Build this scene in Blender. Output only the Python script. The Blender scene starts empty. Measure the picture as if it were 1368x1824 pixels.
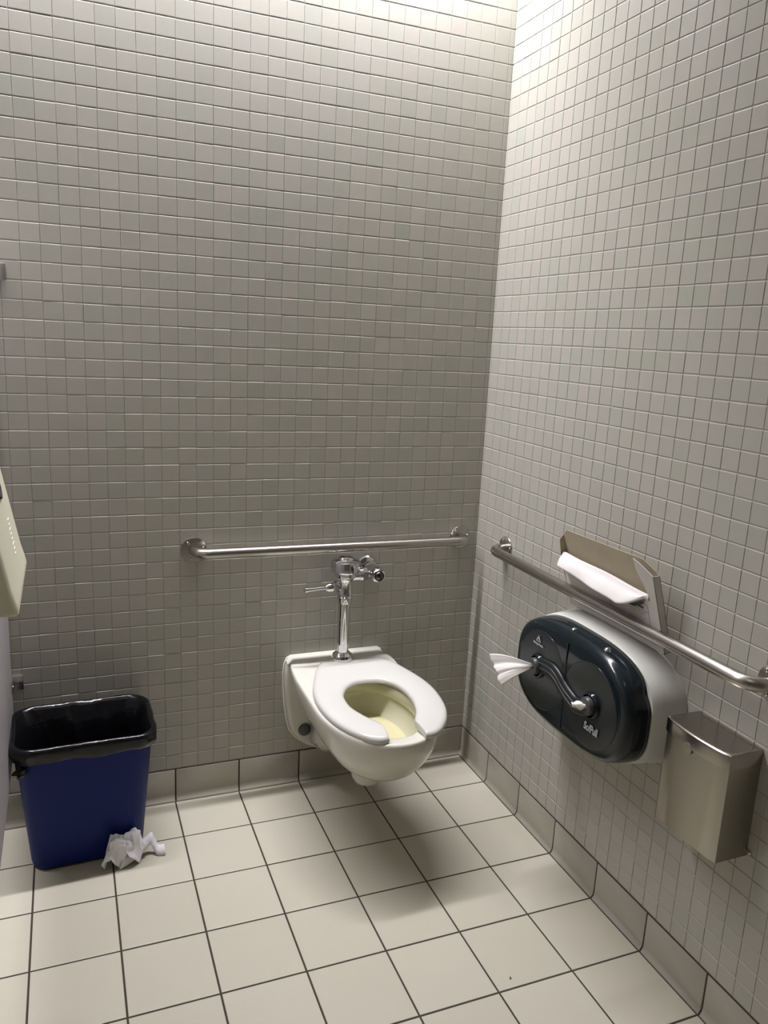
import bpy, bmesh, math, random
import numpy as np
from mathutils import Vector, Matrix, noise
random.seed(7)
PI = math.pi
scn = bpy.context.scene
col = scn.collection

# ------------------------------------------------------------------ camera
CF = 1404.38
YAW, PITCH, ROLL = 0.3889, -0.2154, 0.0504
CAM = Vector((-1.3087, -2.3357, 1.4742))
fw = Vector((math.sin(YAW)*math.cos(PITCH), math.cos(YAW)*math.cos(PITCH), math.sin(PITCH)))
rt = fw.cross(Vector((0, 0, 1))).normalized()
up = rt.cross(fw)
rt2 = math.cos(ROLL)*rt + math.sin(ROLL)*up
up2 = -math.sin(ROLL)*rt + math.cos(ROLL)*up
cd = bpy.data.cameras.new('camera')
cam = bpy.data.objects.new('camera', cd)
col.objects.link(cam)
cd.sensor_fit = 'HORIZONTAL'
cd.sensor_width = 36.0
cd.lens = 36.0*CF/1368.0
cd.clip_start = 0.02
m = Matrix.Identity(4)
for i in range(3):
    m[i][0] = rt2[i]; m[i][1] = up2[i]; m[i][2] = -fw[i]; m[i][3] = CAM[i]
cam.matrix_world = m
scn.camera = cam

# ------------------------------------------------------------------ light and exposure
scn.view_settings.view_transform = 'Standard'
scn.view_settings.look = 'None'
scn.view_settings.exposure = 0.0
scn.view_settings.gamma = 1.0
scn.view_settings.use_curve_mapping = False
w = bpy.data.worlds.new('world')
scn.world = w
w.use_nodes = True
w.node_tree.nodes['Background'].inputs[0].default_value = (0.8, 0.8, 0.85, 1)
w.node_tree.nodes['Background'].inputs[1].default_value = 0.02

def area(name, loc, sx, sy, power, color, spread=PI):
    l = bpy.data.lights.new(name, 'AREA')
    l.shape = 'RECTANGLE'; l.size = sx; l.size_y = sy
    l.energy = power; l.color = color; l.spread = spread
    o = bpy.data.objects.new(name, l)
    o.location = loc
    col.objects.link(o)
    return o
STRIP = (-1.46, -0.085, 2.85)          # wall-washing strip just in front of the back wall
ROOM = (-1.20, -2.05, 2.89)           # the room's own ceiling light
LAMP = (1.0, 0.975, 1.07); SPREAD = 2.15
area('strip_lamp', (-1.93, STRIP[1], STRIP[2]), 1.90, 0.06, 40, LAMP, SPREAD)
area('strip_lamp', (-0.50, STRIP[1], STRIP[2]), 0.92, 0.06, 25, LAMP, SPREAD)
area('room_lamp', (ROOM[0], ROOM[1], ROOM[2]), 0.5, 0.5, 2.0, (1.0, 0.95, 0.86))

# ------------------------------------------------------------------ materials
def mat(name, color, rough=0.5, metal=0.0, spec=0.5, coat=0.0, trans=0.0, ior=1.45, aniso=0.0):
    ma = bpy.data.materials.new(name)
    ma.use_nodes = True
    b = ma.node_tree.nodes['Principled BSDF']
    b.inputs['Base Color'].default_value = (*color, 1)
    b.inputs['Roughness'].default_value = rough
    b.inputs['Metallic'].default_value = metal
    b.inputs['Specular IOR Level'].default_value = spec
    b.inputs['Coat Weight'].default_value = coat
    b.inputs['Transmission Weight'].default_value = trans
    b.inputs['IOR'].default_value = ior
    if aniso: b.inputs['Anisotropic'].default_value = aniso
    return ma
def nt(ma): return ma.node_tree.nodes, ma.node_tree.links, ma.node_tree.nodes['Principled BSDF']

def add_noise_color(ma, c1, c2, scale, detail=4, rough=None):
    n, l, b = nt(ma)
    tc = n.new('ShaderNodeTexCoord'); no = n.new('ShaderNodeTexNoise'); cr = n.new('ShaderNodeValToRGB')
    no.inputs['Scale'].default_value = scale; no.inputs['Detail'].default_value = detail
    cr.color_ramp.elements[0].position = 0.3; cr.color_ramp.elements[1].position = 0.7
    cr.color_ramp.elements[0].color = (*c1, 1); cr.color_ramp.elements[1].color = (*c2, 1)
    l.new(tc.outputs['Object'], no.inputs['Vector']); l.new(no.outputs['Fac'], cr.inputs['Fac'])
    l.new(cr.outputs['Color'], b.inputs['Base Color'])
def add_bump(ma, scale, strength, dist=0.001, detail=4, stretch=None):
    n, l, b = nt(ma)
    tc = n.new('ShaderNodeTexCoord'); no = n.new('ShaderNodeTexNoise'); bu = n.new('ShaderNodeBump')
    no.inputs['Scale'].default_value = scale; no.inputs['Detail'].default_value = detail
    bu.inputs['Strength'].default_value = strength; bu.inputs['Distance'].default_value = dist
    if stretch:
        mp = n.new('ShaderNodeMapping'); mp.inputs['Scale'].default_value = stretch
        l.new(tc.outputs['Object'], mp.inputs['Vector']); l.new(mp.outputs['Vector'], no.inputs['Vector'])
    else:
        l.new(tc.outputs['Object'], no.inputs['Vector'])
    l.new(no.outputs['Fac'], bu.inputs['Height']); l.new(bu.outputs['Normal'], b.inputs['Normal'])

def tile_mat(name, cols, rough, patch=0.5, blend=0.5):
    """each tile (mesh island) takes a tint of its own; neighbouring tiles drift together"""
    ma = mat(name, cols[0], rough, spec=0.5)
    n, l, b = nt(ma)
    g = n.new('ShaderNodeNewGeometry'); tc = n.new('ShaderNodeTexCoord')
    no = n.new('ShaderNodeTexNoise'); no.inputs['Scale'].default_value = 3.2; no.inputs['Detail'].default_value = 1.5
    l.new(tc.outputs['Object'], no.inputs['Vector'])
    mx = n.new('ShaderNodeMix'); mx.data_type = 'FLOAT'; mx.inputs[0].default_value = blend
    l.new(g.outputs['Random Per Island'], mx.inputs[2]); l.new(no.outputs['Fac'], mx.inputs[3])
    cr = n.new('ShaderNodeValToRGB'); e = cr.color_ramp.elements
    while len(e) < len(cols): e.new(0.5)
    for i, c in enumerate(cols):
        e[i].position = 0.15 + 0.7*i/(len(cols)-1); e[i].color = (*c, 1)
    l.new(mx.outputs[0], cr.inputs['Fac'])
    n2 = n.new('ShaderNodeTexNoise'); n2.inputs['Scale'].default_value = 260; n2.inputs['Detail'].default_value = 3
    l.new(tc.outputs['Object'], n2.inputs['Vector'])
    mr = n.new('ShaderNodeMapRange'); mr.inputs[3].default_value = 0.96; mr.inputs[4].default_value = 1.04
    l.new(n2.outputs['Fac'], mr.inputs[0])
    mu = n.new('ShaderNodeMix'); mu.data_type = 'RGBA'; mu.blend_type = 'MULTIPLY'; mu.inputs[0].default_value = 1
    l.new(cr.outputs['Color'], mu.inputs[6]); l.new(mr.outputs[0], mu.inputs[7])
    l.new(mu.outputs[2], b.inputs['Base Color'])
    bu = n.new('ShaderNodeBump'); bu.inputs['Strength'].default_value = 0.12; bu.inputs['Distance'].default_value = 0.001
    n3 = n.new('ShaderNodeTexNoise'); n3.inputs['Scale'].default_value = 45; n3.inputs['Detail'].default_value = 2
    l.new(tc.outputs['Object'], n3.inputs['Vector']); l.new(n3.outputs['Fac'], bu.inputs['Height'])
    l.new(bu.outputs['Normal'], b.inputs['Normal'])
    return ma

M = {}
WB = 1.0
M['wall_tile'] = tile_mat('mosaic tile', [(.365,.372,.308), (.388,.384,.323), (.398,.389,.328), (.41,.394,.335), (.418,.386,.337)], 0.40)
M['grout'] = mat('wall grout', (.42,.405,.36), 0.9)
M['cove_tile'] = tile_mat('cove tile', [(.34,.322,.255), (.365,.346,.277)], 0.35)
M['floor_tile'] = tile_mat('floor tile', [(.465,.438,.345), (.487,.459,.362), (.51,.482,.385)], 0.36)
M['floor_grout'] = mat('floor grout', (.050,.036,.026), 0.9)
M['ceiling'] = mat('ceiling paint', (.75,.74,.71), 0.9)
M['paint'] = mat('wall paint', (.34,.33,.30), 0.8)
M['steel'] = mat('brushed steel', (.46,.435,.39), 0.27, metal=1.0, aniso=0.0)
add_bump(M['steel'], 500, 0.12, 0.0004)
M['bin_steel'] = mat('satin steel', (.37,.345,.29), 0.34, metal=1.0)
add_bump(M['bin_steel'], 60, 0.15, 0.0005, 3, (1, 1, 30))
M['lid_steel'] = mat('satin steel lid', (.38,.355,.31), 0.22, metal=1.0)
M['chrome'] = mat('chrome', (.66,.66,.66), 0.05, metal=1.0)
M['dark_chrome'] = mat('dark chrome', (.10,.10,.10), 0.12, metal=1.0)
M['bracket'] = mat('bracket steel', (.62,.60,.58), 0.30, metal=1.0)
M['arm'] = mat('arm plastic', (.012,.014,.015), 0.38)
M['tissue_warm'] = mat('warm-lit tissue', (.76,.74,.68), 0.85)  # same paper as tissue; the warm light on it is put into the colour
M['screw'] = mat('screw steel', (.40,.38,.35), 0.25, metal=1.0)
M['china'] = mat('vitreous china', (.61,.60,.515), 0.10, spec=0.5, coat=0.3)
M['china_inner'] = mat('bowl glaze', (.62,.60,.43), 0.10, coat=0.3)
M['seat'] = mat('seat plastic', (.56,.555,.50), 0.20)
M['caulk'] = mat('caulk', (.72,.72,.63), 0.5)
M['water'] = mat('bowl water', (.74,.70,.42), 0.03, trans=0.25, ior=1.33)
M['rubber'] = mat('grey cap plastic', (.085,.085,.08), 0.45)
M['black_rubber'] = mat('black rubber', (.015,.015,.015), 0.35)
M['blue'] = mat('blue plastic', (.003,.014,.125), 0.5, spec=0.25)
add_bump(M['blue'], 900, 0.25, 0.0004)
M['bag'] = mat('black bag film', (.004,.004,.005), 0.17)
add_bump(M['bag'], 24, 0.35, 0.005, 5, (1, 1, 2.2))
M['tissue'] = mat('tissue paper', (.76,.755,.765), 0.85)
add_bump(M['tissue'], 120, 0.4, 0.002, 4)
M['cover_paper'] = mat('seat cover paper', (.80,.76,.72), 0.8)
M['card_in'] = mat('raw cardboard', (.33,.28,.195), 0.85)
add_noise_color(M['card_in'], (.40,.345,.24), (.44,.385,.27), 14)
M['card_out'] = mat('white cardboard', (.60,.57,.52), 0.6)
M['ink'] = mat('print ink', (.09,.085,.08), 0.8)
M['ink_light'] = mat('grey print', (.33,.32,.30), 0.8)
M['smoke'] = mat('smoked cover plastic', (.008,.013,.016), 0.12)
M['smoke_disc'] = mat('roll disc plastic', (.014,.017,.018), 0.24)
M['nozzle'] = mat('nozzle plastic', (.045,.048,.046), 0.4)
M['shell'] = mat('grey shell plastic', (.56,.56,.50), 0.34)
M['print_grey'] = mat('printed grey mark', (.45,.47,.48), 0.5)
M['laminate'] = mat('partition laminate', (.50,.475,.48), 0.35)
M['cream'] = mat('cream plastic', (.66,.64,.48), 0.42)
M['cream_mark'] = mat('raised cream mark', (.74,.72,.58), 0.5)
M['dark'] = mat('recess shade', (.02,.02,.02), 0.7)  # near-black colour standing in for the shade inside holes
M['fixture'] = mat('fixture enamel', (.7,.7,.7), 0.4)

# ------------------------------------------------------------------ object helpers
ORG = {}
def tag(o, label=None, cat=None, group=None, kind=None):
    if label: o['label'] = label
    if cat: o['category'] = cat
    if group: o['group'] = group
    if kind: o['kind'] = kind
    return o
def thing(name, loc, label, cat, group=None):
    o = bpy.data.objects.new(name, None)
    o.empty_display_size = 0.05
    o.location = loc
    col.objects.link(o)
    ORG[o.name] = Vector(loc)
    return tag(o, label, cat, group)
def mesh_obj(name, verts, faces, ma, parent=None, smooth=False, base=None, sub=0, mats=None, fm=None):
    off = ORG[parent.name] if parent else Vector(base or (0, 0, 0))
    v = np.asarray([tuple(p) for p in verts], dtype=float) - np.array(off)
    me = bpy.data.meshes.new(name)
    me.from_pydata(v.tolist(), [], [list(f) for f in faces])
    if mats:
        for q in mats: me.materials.append(q)
        for p, i in zip(me.polygons, fm): p.material_index = i
    else:
        me.materials.append(ma)
    if smooth is True:
        me.shade_smooth()
    elif smooth:
        me.shade_smooth()
        me.set_sharp_from_angle(angle=smooth)
    me.update()
    o = bpy.data.objects.new(name, me)
    col.objects.link(o)
    if parent: o.parent = parent
    else: o.location = off
    ORG[o.name] = off
    if sub:
        s = o.modifiers.new('sub', 'SUBSURF'); s.levels = sub; s.render_levels = sub
    return o
def bm_obj(name, bm, ma, parent=None, smooth=math.radians(40), base=None, sub=0):
    bmesh.ops.recalc_face_normals(bm, faces=bm.faces)
    bm.verts.ensure_lookup_table()
    vs = [v.co.copy() for v in bm.verts]; fs = [[v.index for v in f.verts] for f in bm.faces]
    bm.free()
    return mesh_obj(name, vs, fs, ma, parent, smooth, base, sub)
class MB:
    def __init__(s): s.v = []; s.f = []
    def add(s, vs, fs):
        n = len(s.v); s.v += [Vector(p) for p in vs]; s.f += [[i+n for i in f] for f in fs]; return s
    def box(s, lo, hi, bev=0.0, seg=2, R=None):
        bm = bmesh.new()
        bmesh.ops.create_cube(bm, size=1)
        lo = Vector(lo); hi = Vector(hi); c = (lo+hi)/2; d = hi-lo
        for v in bm.verts: v.co = Vector((v.co.x*d.x, v.co.y*d.y, v.co.z*d.z))
        if bev: bmesh.ops.bevel(bm, geom=bm.edges[:], offset=bev, segments=seg, affect='EDGES', profile=0.6)
        for v in bm.verts: v.co = (R @ v.co if R else v.co) + c
        bm.verts.index_update()
        s.add([v.co.copy() for v in bm.verts], [[v.index for v in f.verts] for f in bm.faces]); bm.free()
        return s
    def lathe(s, prof, o, axis=(0, 0, 1), seg=40, cap=True):
        a = Vector(axis).normalized(); h = Vector((1, 0, 0)) if abs(a.x) < .9 else Vector((0, 1, 0))
        u = a.cross(h).normalized(); w_ = a.cross(u); o = Vector(o)
        vs = []; fs = []
        for r, t in prof:
            for k in range(seg):
                q = 2*PI*k/seg
                vs.append(o + a*t + (u*math.cos(q)+w_*math.sin(q))*r)
        for i in range(len(prof)-1):
            for k in range(seg):
                k2 = (k+1) % seg
                fs.append([i*seg+k, i*seg+k2, (i+1)*seg+k2, (i+1)*seg+k])
        if cap:
            fs.append(list(range(seg))[::-1]); fs.append([(len(prof)-1)*seg+k for k in range(seg)])
        return s.add(vs, fs)
    def tube(s, pts, rad, seg=24, cap=True, ell=None):
        pts = [Vector(p) for p in pts]; n = len(pts)
        T = [(pts[min(i+1, n-1)]-pts[max(i-1, 0)]).normalized() for i in range(n)]
        h = Vector((0, 0, 1)) if abs(T[0].z) < .9 else Vector((1, 0, 0))
        u = (h - T[0]*h.dot(T[0])).normalized()
        vs = []; fs = []
        for i in range(n):
            u = (u - T[i]*u.dot(T[i])).normalized(); w_ = T[i].cross(u)
            r = rad[i] if isinstance(rad, (list, tuple)) else rad
            for k in range(seg):
                q = 2*PI*k/seg
                a, b = (1, 1) if not ell else ell
                vs.append(pts[i] + u*math.cos(q)*r*a + w_*math.sin(q)*r*b)
        for i in range(n-1):
            for k in range(seg):
                k2 = (k+1) % seg
                fs.append([i*seg+k, i*seg+k2, (i+1)*seg+k2, (i+1)*seg+k])
        if cap:
            fs.append(list(range(seg))[::-1]); fs.append([(n-1)*seg+k for k in range(seg)])
        return s.add(vs, fs)
    def loft(s, loops, cap0=True, cap1=True, closed=True):
        n = len(loops[0]); vs = [p for L in loops for p in L]; fs = []
        for i in range(len(loops)-1):
            for k in range(n if closed else n-1):
                k2 = (k+1) % n
                fs.append([i*n+k, i*n+k2, (i+1)*n+k2, (i+1)*n+k])
        if cap0: fs.append(list(range(n))[::-1])
        if cap1: fs.append([(len(loops)-1)*n+k for k in range(n)])
        return s.add(vs, fs)
    def prism(s, poly, d):
        d = Vector(d); a = [Vector(p) for p in poly]; return s.loft([a, [p+d for p in a]])
    def out(s, name, ma, parent=None, smooth=math.radians(40), base=None, sub=0):
        bm = bmesh.new()
        vv = [bm.verts.new(p) for p in s.v]
        for f in s.f:
            try: bm.faces.new([vv[i] for i in f])
            except ValueError: pass
        bm.verts.index_update()
        return bm_obj(name, bm, ma, parent, smooth, base, sub)
def spline(ps, n):
    """Catmull-Rom through points"""
    ps = [Vector(p) for p in ps]; out = []
    for i in range(len(ps)-1):
        p0 = ps[max(i-1, 0)]; p1 = ps[i]; p2 = ps[i+1]; p3 = ps[min(i+2, len(ps)-1)]
        for k in range(n):
            t = k/n
            out.append(0.5*((2*p1)+(p2-p0)*t+(2*p0-5*p1+4*p2-p3)*t*t+(3*p1-p0-3*p2+p3)*t**3))
    out.append(ps[-1]); return out

# ------------------------------------------------------------------ tiles
def tile_field(name, quads, nrm, ma, grout_ma, grout_quad, thick=0.0022, bevel=0.0015, tilt=0.0, jit=0.0, rec=0.0013, lean=0.0, side=1.0, mesh_base=(0, 0, 0)):
    """quads: list of 4 corners (counter-clockwise seen from the room); one mesh holds tiles and the grout bed"""
    nrm = Vector(nrm); V = []; F = []; FM = []
    for q in quads:
        c = sum(q, Vector())/4
        du = (q[1]-q[0]); dv = (q[3]-q[0])
        U = du.normalized(); W = dv.normalized()
        tu = random.gauss(0, tilt); tv = random.gauss(lean, tilt); dz = random.gauss(0, jit)
        n0 = len(V)
        for inset, dep in ((0.0, -thick), (0.0, -bevel*.75), (bevel*0.35, -bevel*.25), (bevel, 0.0)):
            for k, p in enumerate(q):
                su = 1 if k in (0, 3) else -1; sv = 1 if k in (0, 1) else -1
                pp = p + U*su*min(inset*side, du.length*.3) + W*sv*inset
                r = pp - c
                V.append(pp + nrm*(dep + dz*(dep > -thick) + (r.dot(U)*tu + r.dot(W)*tv)*(dep > -thick)))
        for L in range(3):
            a = n0+L*4; b = a+4
            for k in range(4):
                F.append((a+k, a+(k+1) % 4, b+(k+1) % 4, b+k)); FM.append(0)
        F.append((n0+12, n0+13, n0+14, n0+15)); FM.append(0)
    n0 = len(V)
    V += [p - nrm*rec for p in grout_quad] + [p - nrm*0.08 for p in grout_quad]
    F += [(n0, n0+1, n0+2, n0+3), (n0+7, n0+6, n0+5, n0+4)] + [(n0+k, n0+4+k, n0+4+(k+1) % 4, n0+(k+1) % 4) for k in range(4)]
    FM += [1]*6
    return mesh_obj(name, V, F, None, None, False, mesh_base, 0, [ma, grout_ma], FM)

HB = 0.108; PV = 0.0490; CEIL = 2.97
XL = -3.0; YF = -3.9                     # far side of the next stall, and the wall behind the camera
JH, JV = 0.0024, 0.0012                  # joint widths
def wall_quads(u_max, first, pitch, P, shear=0.0):
    qs = []
    rows = int((CEIL-HB)/PV)+1
    for r in range(rows):
        z0 = HB + r*PV + JH/2; z1 = min(HB + (r+1)*PV - JH/2, CEIL)
        if z1-z0 < .01: continue
        us = [0.0]; u = first
        while u < u_max: us.append(u); u += pitch
        for i in range(len(us)-1):
            a = us[i] + (JV/2 if i else 0); b = us[i+1] - JV/2
            sh = lambda uu, z, fixed: uu + (0 if fixed else shear*(z-HB))
            fx = (i == 0)
            j1, j2 = random.gauss(0, .00025), random.gauss(0, .00025)
            qs.append(((sh(a, z0, fx)+(0 if fx else j1), z0+j2), (sh(b, z0, False)+j1, z0+j2), (sh(b, z1, False)+j1, z1+j2), (sh(a, z1, fx)+(0 if fx else j1), z1+j2)))
    return [[P(*c) for c in q] for q in qs]
# back wall: u runs left from the corner (x = -u)
Pb = lambda u, z: Vector((-u, 0, z))
q = [[c[1], c[0], c[3], c[2]] for c in wall_quads(-XL, 0.0100, 0.04965, Pb, 0.0027)]
wb = tile_field('wall_back', q, (0, -1, 0), M['wall_tile'], M['grout'],
                [Vector((XL-.05, 0, -0.05)), Vector((0.05, 0, -0.05)), Vector((0.05, 0, CEIL)), Vector((XL-.05, 0, CEIL))], tilt=0.0024, jit=0.00010, lean=0.0042, side=0.45)
tag(wb, 'back wall of small grey mosaic tiles behind the toilet', kind='structure')
# right wall: u runs towards the camera (y = -u)
Pr = lambda u, z: Vector((0, -u, z))
q = wall_quads(-YF, 0.0090, 0.0492, Pr, 0.0004)
wr = tile_field('wall_right', q, (-1, 0, 0), M['wall_tile'], M['grout'],
                [Vector((0, 0.0, -0.05)), Vector((0, YF-.05, -0.05)), Vector((0, YF-.05, CEIL)), Vector((0, 0.0, CEIL))], tilt=0.0022, jit=0.00010, lean=0.0035, side=0.55)
tag(wr, 'right wall of small grey mosaic tiles with the grab bar and dispensers', kind='structure')
# other walls, out of frame
o = MB().box((XL-.1, YF-.1, -0.05), (XL, 0.0, CEIL)).out('wall_left', M['paint'], smooth=False); tag(o, 'painted wall beyond the neighbouring stall', kind='structure')
o = MB().box((XL, YF-.1, -0.05), (0.0, YF, CEIL)).out('wall_front', M['paint'], smooth=False); tag(o, 'painted wall behind the camera', kind='structure')
o = MB().box((XL-.1, YF-.1, CEIL), (0.1, 0.1, CEIL+.08)).out('ceiling', M['ceiling'], smooth=False); tag(o, 'white painted ceiling', kind='structure')
# floor
T = 0.2032; C0 = 0.0105; JF = 0.0046
xs = [0.0125]; 
while xs[-1] < -XL: xs.append(0.0095+T*len(xs))
ys = [0.0130]
while ys[-1] < -YF: ys.append(-0.0018+T*len(ys))
q = []
for i in range(len(xs)-1):
    for j in range(len(ys)-1):
        x0 = -xs[i+1]+JF/2; x1 = -xs[i]-JF/2; y0 = -ys[j+1]+JF/2; y1 = -ys[j]-JF/2
        q.append([Vector((x0, y0, 0)), Vector((x1, y0, 0)), Vector((x1, y1, 0)), Vector((x0, y1, 0))])
fl = tile_field('floor', q, (0, 0, 1), M['floor_tile'], M['floor_grout'],
                [Vector((XL, YF, 0)), Vector((0, YF, 0)), Vector((0, 0, 0)), Vector((XL, 0, 0))], bevel=0.0012, tilt=0.0006, jit=0.0001, rec=0.0018)
tag(fl, 'beige square ceramic floor tiles with dark grout', kind='structure')
# cove base tiles
def cove(name, lines, place, label, maxu):
    prof = [(0.0000, HB-0.0015), (-0.0022, HB-0.0020), (-0.0030, HB-0.0045), (-0.0030, 0.022), (-0.0036, 0.014), (-0.0052, 0.0080), (-0.0080, 0.0030), (-0.0105, 0.0002), (-0.0105, -0.003), (0.0, -0.003)]
    V = []; F = []; FM = []
    L = [0.0]+lines
    for i in range(len(L)-1):
        a = L[i]+(0.0023 if i else 0.0035); b = L[i+1]-0.0023
        n0 = len(V); st = [(a, .0012), (a+.001, 0), (b-.001, 0), (b, .0012)]
        for (u, ins) in st:
            for k, (d, z) in enumerate(prof):
                V.append(place(u, min(0.0, d+ins if 0 < k < 8 else d), z))
        m_ = len(prof)
        for s_ in range(3):
            for k in range(m_):
                k2 = (k+1) % m_
                F.append((n0+s_*m_+k, n0+s_*m_+k2, n0+(s_+1)*m_+k2, n0+(s_+1)*m_+k)); FM.append(0)
        F.append([n0+k for k in range(m_)]); F.append([n0+3*m_+k for k in range(m_)][::-1]); FM += [0, 0]
    n0 = len(V)
    gp = [(0, HB+0.0012), (-0.0016, HB+0.0012), (-0.0016, 0.008), (-0.0060, 0.0004), (-0.0060, -0.003), (0, -0.003)]
    for u in (0.0, maxu):
        for d, z in gp: V.append(place(u, d, z))
    m_ = len(gp)
    for k in range(m_):
        k2 = (k+1) % m_; F.append((n0+k, n0+k2, n0+m_+k2, n0+m_+k)); FM.append(1)
    o = mesh_obj(name, V, F, None, None, math.radians(50), None, 0, [M['cove_tile'], M['floor_grout']], FM)
    bm = bmesh.new(); bm.from_mesh(o.data); bmesh.ops.recalc_face_normals(bm, faces=bm.faces); bm.to_mesh(o.data); bm.free()
    return tag(o, label, kind='structure')
cove('baseboard_back', [x-.002 for x in xs[1:]], lambda u, d, z: Vector((-u, d, z)), 'beige cove base tiles along the back wall', -XL)
cove('baseboard_right', ys[1:], lambda u, d, z: Vector((d, -u, z)), 'beige cove base tiles along the right wall', -YF)

# ------------------------------------------------------------------ ceiling lights (above the frame)
def fixture(name, c, sx, sy, label):
    t = thing(name, (c[0], c[1], CEIL), label, 'light')
    MB().box((c[0]-sx/2-.02, c[1]-sy/2-.015, c[2]+.03), (c[0]+sx/2+.02, c[1]+sy/2+.015, CEIL), .004).out('housing', M['fixture'], t)
    MB().box((c[0]-sx/2, c[1]-sy/2, c[2]+.005), (c[0]+sx/2, c[1]+sy/2, c[2]+.03), .003).out('diffuser', M['ceiling'], t)
fixture('strip_light', STRIP, 2.84, 0.08, 'long narrow ceiling strip light close to the back wall')
fixture('ceiling_light', ROOM, 0.52, 0.52, 'square ceiling light in the middle of the room')

# ------------------------------------------------------------------ grab bars
def grab_bar(a, b, n, label, length_axis, name='grab_bar'):
    """a, b flange centres on the wall, n wall normal"""
    a = Vector(a); b = Vector(b); n = Vector(n); d = (b-a).normalized()
    t = thing(name, (a+b)/2, label, 'grab bar', 'grab bars')
    S = 0.056; R = 0.042; r = 0.0157
    pts = [a+n*.002]
    pts.append(a+n*(S-R)*0.9)
    for k in range(0, 11):
        q = PI/2*k/10; pts.append(a + n*(S-R) + n*R*math.sin(q) + d*R*(1-math.cos(q)))
    for k in range(1, 12): pts.append(a + n*S + d*(R + ((b-a).length-2*R)*k/12))
    for k in range(10, -1, -1):
        q = PI/2*k/10; pts.append(b + n*(S-R) + n*R*math.sin(q) - d*R*(1-math.cos(q)))
    pts.append(b+n*(S-R)*0.9); pts.append(b+n*.002)
    MB().tube(pts, r, 32).out('bar', M['steel'], t)
    for c in (a, b):
        f = MB().lathe([(.0, .0005), (.0385, .0005), (.0385, .0022), (.0378, .0034), (.030, .0038), (.0, .0038)], c, n, 48, False).out('flange', M['steel'], t)
        u = n.cross(Vector((0, 0, 1))).normalized()
        for q in (50, 170, 290):
            q = math.radians(q); p = c + (u*math.cos(q)+Vector((0, 0, 1))*math.sin(q))*.0285 + n*.0036
            MB().lathe([(.0045, -.001), (.0045, .0008), (.0036, .0020), (.0018, .0027), (.0, .0028)], p, n, 16, False).out('screw', M['screw'], f)
    return t
grab_bar((-0.0665, 0, .825), (-0.9645, 0, .827), (0, -1, 0), 'brushed steel grab bar on the back wall above the toilet', 'x')
grab_bar((0, -0.1985, .834), (0, -1.262, .834), (-1, 0, 0), 'brushed steel grab bar on the right wall above the tissue dispenser', 'y')

# ------------------------------------------------------------------ toilet
TX = -0.506
def egg(z, yc, w_, bk, fr, nb=2.0, nf=2.1, N=64, xc=TX):
    L = []
    for k in range(N):
        q = 2*PI*k/N; c = math.cos(q); s_ = math.sin(q)
        n_ = nb if s_ > 0 else nf
        x = xc + w_*math.copysign(abs(c)**(2/n_), c)
        y = yc + (bk if s_ > 0 else fr)*math.copysign(abs(s_)**(2/n_), s_)
        L.append(Vector((x, y, z)))
    return L
toilet = thing('toilet', (TX, 0, 0.165), 'white wall-hung toilet with a white open-front seat', 'toilet')
outer = [egg(.1655, -.345, .012, .012, .012), egg(.166, -.345, .030, .030, .032), egg(.171, -.345, .041, .042, .044), egg(.185, -.347, .047, .05, .052),
         egg(.213, -.352, .060, .062, .072), egg(.224, -.355, .070, .070, .090), egg(.233, -.36, .090, .085, .125), egg(.245, -.362, .104, .098, .155), egg(.262, -.362, .117, .130, .182),
         egg(.285, -.362, .132, .155, .208, 2.5), egg(.325, -.36, .153, .205, .236, 3.4), egg(.360, -.358, .166, .24, .252, 5), egg(.388, -.358, .172, .285, .261, 7),
         egg(.405, -.358, .175, .315, .265, 8), egg(.422, -.358, .176, .326, .266, 9), egg(.431, -.358, .175, .327, .265, 9), egg(.4345, -.358, .172, .325, .262, 9), egg(.435, -.358, .166, .318, .256, 8)]
inner = [egg(.4352, -.385, .124, .20, .196, 2.4), egg(.4345, -.385, .119, .192, .191, 2.2), egg(.431, -.385, .116, .187, .188), egg(.415, -.385, .116, .184, .188), egg(.400, -.385, .117, .184, .189),
         egg(.3965, -.385, .120, .186, .191), egg(.3955, -.384, .126, .190, .195), egg(.390, -.384, .127, .190, .196), egg(.375, -.38, .121, .182, .190), egg(.35, -.375, .109, .166, .172), egg(.325, -.365, .092, .142, .145),
         egg(.30, -.35, .070, .110, .105), egg(.28, -.335, .045, .07, .07), egg(.27, -.32, .02, .03, .03)]
def zmap(z):
    ks = [(.10, .115), (.1655, .178), (.185, .197), (.213, .240), (.224, .257), (.233, .266), (.245, .276), (.262, .290), (.285, .310), (.325, .342), (.36, .369), (.6, .6)]
    for (a, b_), (c, d) in zip(ks, ks[1:]):
        if z <= c: return b_ + (d-b_)*(z-a)/(c-a)
def deck(p):
    t_ = max(0, min(1, (p.y+.20)/.12)); k = max(0, min(1, (p.z-.375)/.05))
    return .011*t_*t_*(3-2*t_)*k
for L_ in outer:
    for p in L_: p.z = zmap(p.z)
for L_ in outer+inner:
    for p in L_: p.z += deck(p)
b = MB().loft(outer+inner)
nf_ = 64*(len(outer)+2)
bowl = b.out('bowl', M['china'], toilet, True)
bowl.data.materials.append(M['china_inner'])
for p in bowl.data.polygons:
    c = p.center + Vector(ORG['bowl'])
    if .2 < c.z < .433 and ((c.x-TX)/.128)**2 + ((c.y+.385)/.198)**2 < 1.0 and all(vi >= 64*(len(outer)+1) for vi in p.vertices): p.material_index = 1
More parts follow.
